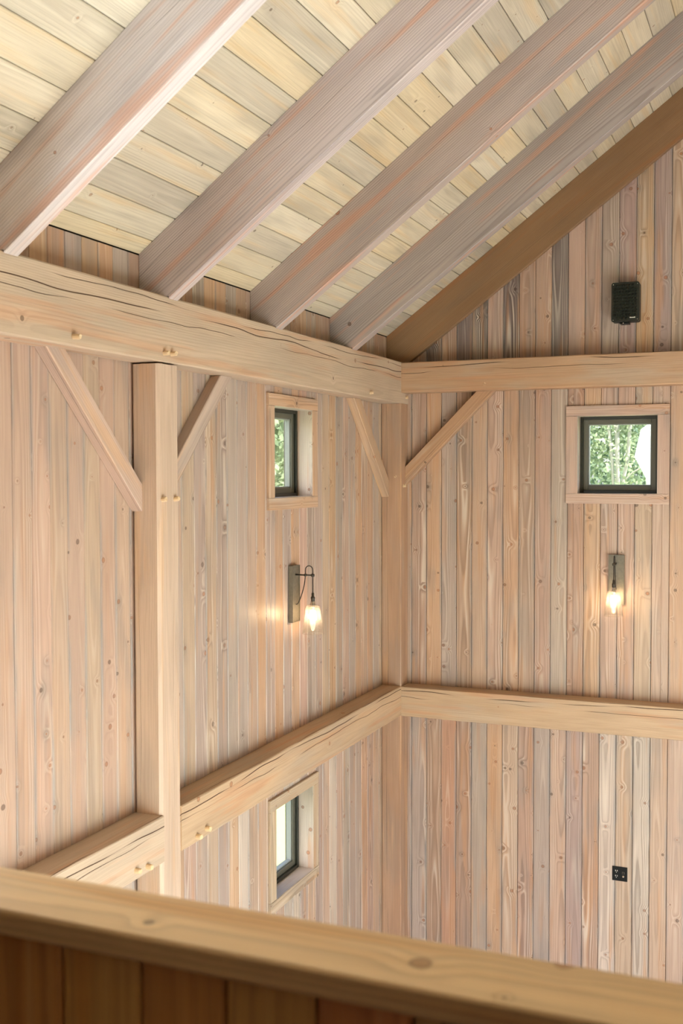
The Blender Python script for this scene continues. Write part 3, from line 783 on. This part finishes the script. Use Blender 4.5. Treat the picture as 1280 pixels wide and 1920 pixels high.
for sx_ in (-1, 1):
    for sz_ in (-1, 1):
        link('screw', lathe_mesh([(0.0035, 0), (0.0032, 0.002)], 10), 'chrome', sp, spm @ Matrix.Translation((sx_ * 0.087, -0.121, sz_ * 0.129)) @ Matrix.Rotation(math.pi / 2, 4, 'X'))
xb_ = 0.034
for i, (wd, hh) in enumerate(((0.005, 0.007), (0.005, 0.005), (0.005, 0.005), (0.004, 0.005), (0.005, 0.005), (0.006, 0.007))):
    link('badge_letter', box_mesh((xb_, -0.1335, -0.1195), (xb_ + wd, -0.1215, -0.1195 + hh)), 'white', sp, spm); xb_ += wd + 0.0015
link('bracket', box_mesh((-0.042, -0.105, -0.158), (0.026, -0.028, -0.1445), 0.003), 'black', sp, spm)
link('bracket_knob', lathe_mesh([(0.006, 0), (0.006, 0.006), (0.003, 0.008)], 12), 'chrome', sp, spm @ Matrix.Translation((-0.016, -0.104, -0.151)) @ Matrix.Rotation(math.pi / 2, 4, 'X'))
link('wall_mount', box_mesh((-0.035, -0.030, -0.06), (0.035, -0.0005, 0.06), 0.003), 'black', sp, spm)

# ------------------------------------------------------------------ outlet
ou = empty('wall_outlet', (1.868, 0.0, -3.104), 'black double wall outlet with sockets and a jack, low on the back wall', 'outlet')
om = Matrix.Translation((1.868, 0, -3.050))
link('cover_plate', box_mesh((-0.056, -0.0075, -0.0545), (0.056, -0.0005, 0.0545), 0.002), 'black', ou, om)
for cz in (-0.0195, 0.0195):
    r_ = link('socket', rounded_prism(0.0165, 0.0145, 0.008, -0.0095, -0.0072), 'black', ou, om @ Matrix.Translation((-0.025, 0, cz)))
    for sx_ in (-0.0064, 0.0064):
        link('slot', box_mesh((sx_ - 0.0018, -0.0102, -0.001), (sx_ + 0.0018, -0.0094, 0.0095)), 'white', r_, om @ Matrix.Translation((-0.025, 0, cz)))  # white colour paints glints on the slots and the ground hole
    link('ground_hole', lathe_mesh([(0.0026, 0), (0.0024, 0.0008)], 10), 'white', r_, om @ Matrix.Translation((-0.025, -0.0094, cz - 0.0085)) @ Matrix.Rotation(math.pi / 2, 4, 'X'))
link('data_jack', box_mesh((-0.0085, -0.0095, -0.008), (0.0085, -0.0072, 0.008), 0.001), 'zinc', ou, om @ Matrix.Translation((0.026, 0, 0.010)))
link('jack_opening', box_mesh((-0.0065, -0.0100, -0.006), (0.0065, -0.0094, 0.006)), 'black', ou, om @ Matrix.Translation((0.026, 0, 0.010)))
link('coaxial_jack', lathe_mesh([(0.0082, 0), (0.0082, 0.003), (0.005, 0.0032), (0.005, 0.011), (0.0025, 0.0115)], 16), 'chrome', ou, om @ Matrix.Translation((0.026, -0.0073, -0.0165)) @ Matrix.Rotation(math.pi / 2, 4, 'X'))

# ------------------------------------------------------------------ railing of the loft
ra = empty('loft_railing', (3.0, -7.1, LOFT), 'boarded half-wall railing with a thick cap, blurred in the foreground', 'railing')
beam('cap_rail', (0.0, -7.098, -0.618), (XE, -7.098, -0.618), (0, 0, 1), 0.134, 0.036, 'rail', lin((222, 182, 132)), 0.004, 0.0008, ra)
box('core', 'backing', ra, (0.0, -7.128, LOFT - 0.25), (XE, -7.068, -0.637))
k = 0; x_ = 2.137 - 0.1265 * 16
while x_ < XE - 0.02:
    a, b_ = max(x_, 0.001) + 0.0018, min(x_ + 0.1265, XE) - 0.0018
    if b_ - a > 0.01:
        for yy, zb in ((-7.128, LOFT), (-7.068, LOFT - 0.3)):
            # local Z = X x Y must face away from the core
            Yv = Vector((-1, 0, 0)) if yy < -7.1 else Vector((1, 0, 0))
            link('board', board_mesh(-0.637 - zb, b_ - a, 0.016, 0.005), 'rail', ra, _b0(((a + b_) / 2, yy, zb), (0, 0, 1), Yv), lin(random.choice(((214, 164, 90), (206, 146, 76), (196, 154, 84), (210, 138, 76)))))
    x_ += 0.1265; k += 1

# ------------------------------------------------------------------ outside: lawn, trees, unidentified white shape
struct(link('ground', box_mesh((-60, -40, FLOOR - 0.9), (60, 70, FLOOR - 0.7)), 'grass'))
def leaves(name, blobs, n, size, mat, parent, seed):
    rg = random.Random(seed); v = []; f = []
    tw = sum(b_[1][0] * b_[1][1] * b_[1][2] for b_ in blobs)
    for c, r in blobs:
        for _ in range(int(n * r[0] * r[1] * r[2] / tw)):
            while True:
                d = Vector((rg.uniform(-1, 1), rg.uniform(-1, 1), rg.uniform(-1, 1)))
                if d.length <= 1: break
            d = d * (0.55 + 0.45 * rg.random()) if d.length < 0.6 else d
            p = Vector((c[0] + d.x * r[0], c[1] + d.y * r[1], c[2] + d.z * r[2]))
            a = Vector((rg.gauss(0, 1), rg.gauss(0, 1), rg.gauss(0, 1))).normalized(); b_ = a.orthogonal().normalized()
            s_ = size * rg.uniform(0.6, 1.3); n0 = len(v)
            v += [tuple(p - a * s_), tuple(p + b_ * s_ * 0.55), tuple(p + a * s_), tuple(p - b_ * s_ * 0.55)]; f.append((n0, n0 + 1, n0 + 2, n0 + 3))
    me = mesh(name, v, f); o = link(name, me, mat, parent); o['kind'] = 'stuff'; return o
G0 = FLOOR - 0.7
def tree(name, label, x_, y_, stems, blobs, n, size, mat, seed):
    e = empty(name, (x_, y_, G0), label, 'tree')
    for pts, r in stems:
        q = [Vector(p) for p in pts]; me_pts = []
        for i in range(len(q) - 1):
            for k_ in range(4): me_pts.append(q[i].lerp(q[i + 1], k_ / 4))
        me_pts.append(q[-1])
        link('trunk', tube_mesh(me_pts, r, 8), 'bark', e)
    leaves('foliage', blobs, n, size, mat, e, seed)
    return e
def thru(X, Y, y):   # point at depth y on the sight line through the back window's plane point (X, z=Y)
    t_ = (y - CAM.y) / (0 - CAM.y); return (CAM.x + (X - CAM.x) * t_, y, Y * t_)
yb = 17.0
def wp(fx, fz, y=yb):
    return thru(1.615 + 0.45 * fx, -0.09 + 0.44 * fz, y)
b0 = wp(0.48, -0.9)
tree('birch_tree', 'slim pale-trunked tree with three stems outside the back wall window', b0[0], b0[1],
     [([(b0[0], b0[1], G0), wp(0.49, 0.0), wp(0.47, 0.5), wp(0.46, 1.2), wp(0.5, 2.2)], 0.055), ([(b0[0] - 0.1, b0[1], G0), wp(0.41, 0.0), wp(0.38, 0.5), wp(0.3, 1.2)], 0.04), ([(b0[0] + 0.12, b0[1], G0), wp(0.56, 0.0), wp(0.64, 0.45), wp(0.68, 1.1), wp(0.7, 1.8)], 0.04), ([wp(0.58, 0.05), wp(0.72, 0.2), wp(0.9, 0.3)], 0.02)],
     [((b0[0], b0[1] + 0.6, 3.2), (2.2, 1.6, 2.6)), ((b0[0] - 0.6, b0[1] + 0.4, 0.6), (1.2, 1.2, 1.6)), ((b0[0] + 0.8, b0[1] + 0.5, -0.6), (1.0, 1.0, 1.2))], 9000, 0.06, 'leaf', 3)
for i, (x_, y_, h, s_) in enumerate(((-3.6, 23.0, 8.0, 3.4), (0.6, 31.0, 9.0, 3.6))):
    tree('leafy_tree', ('dense leafy tree filling the left of the back window, behind the pale stems', 'farther dense leafy tree in the back window, beside the plain white shape')[i], x_, y_,
         [([(x_, y_, G0), (x_ + 0.1, y_, 0), (x_, y_, h * 0.5)], 0.16)], [((x_, y_, 0.6), (s_, s_ * 0.8, 5.0)), ((x_ + 0.4, y_, h * 0.6), (s_ * 0.8, s_ * 0.7, h * 0.4))], 14000, 0.12, 'leafdark', 20 + i)
for i, (x_, y_, s_) in enumerate(((-10.5, 17.6, 3.6), (-12.5, 25.4, 3.6))):
    tree('leafy_tree', ('bright leafy tree filling the upper window of the left wall', 'farther bright leafy tree outside the upper window of the left wall')[i], x_, y_,
         [([(x_, y_, G0), (x_ + 0.2, y_, -1), (x_, y_, 2.5)], 0.15)], [((x_, y_, 1.6), (s_, s_, 4.0))], 12000, 0.12, 'leaf', 30 + i)
# invented solid for an unidentified bright shape at the back window's right edge
yw = 9.0
pr_ = [wp(1.15, 1.06, yw), wp(0.85, 0.93, yw), wp(0.75, 0.47, yw), wp(0.94, 0.10, yw), wp(1.15, 0.10, yw)]
xr = pr_[0][0] + 2.2
prof = [(p[0], p[2]) for p in pr_[1:4]] + [(pr_[3][0] + 0.25, G0), (xr, G0), (xr, pr_[3][2]), (xr + 0.35, pr_[2][2]), (xr, pr_[1][2]), ((pr_[1][0] + xr) / 2, pr_[1][2] + 0.9)]
k = len(prof)
v = [(a, yw, c) for a, c in prof] + [(a, yw + 3.0, c) for a, c in prof]
f = [tuple(range(k)), tuple(reversed(range(k, 2 * k)))] + [(i, i + k, (i + 1) % k + k, (i + 1) % k) for i in range(k)]
tag(link('white_shape', mesh('white_shape', v, f), 'plainwhite'), 'unidentified plain white angular shape at the right edge of the back window view', 'white shape')
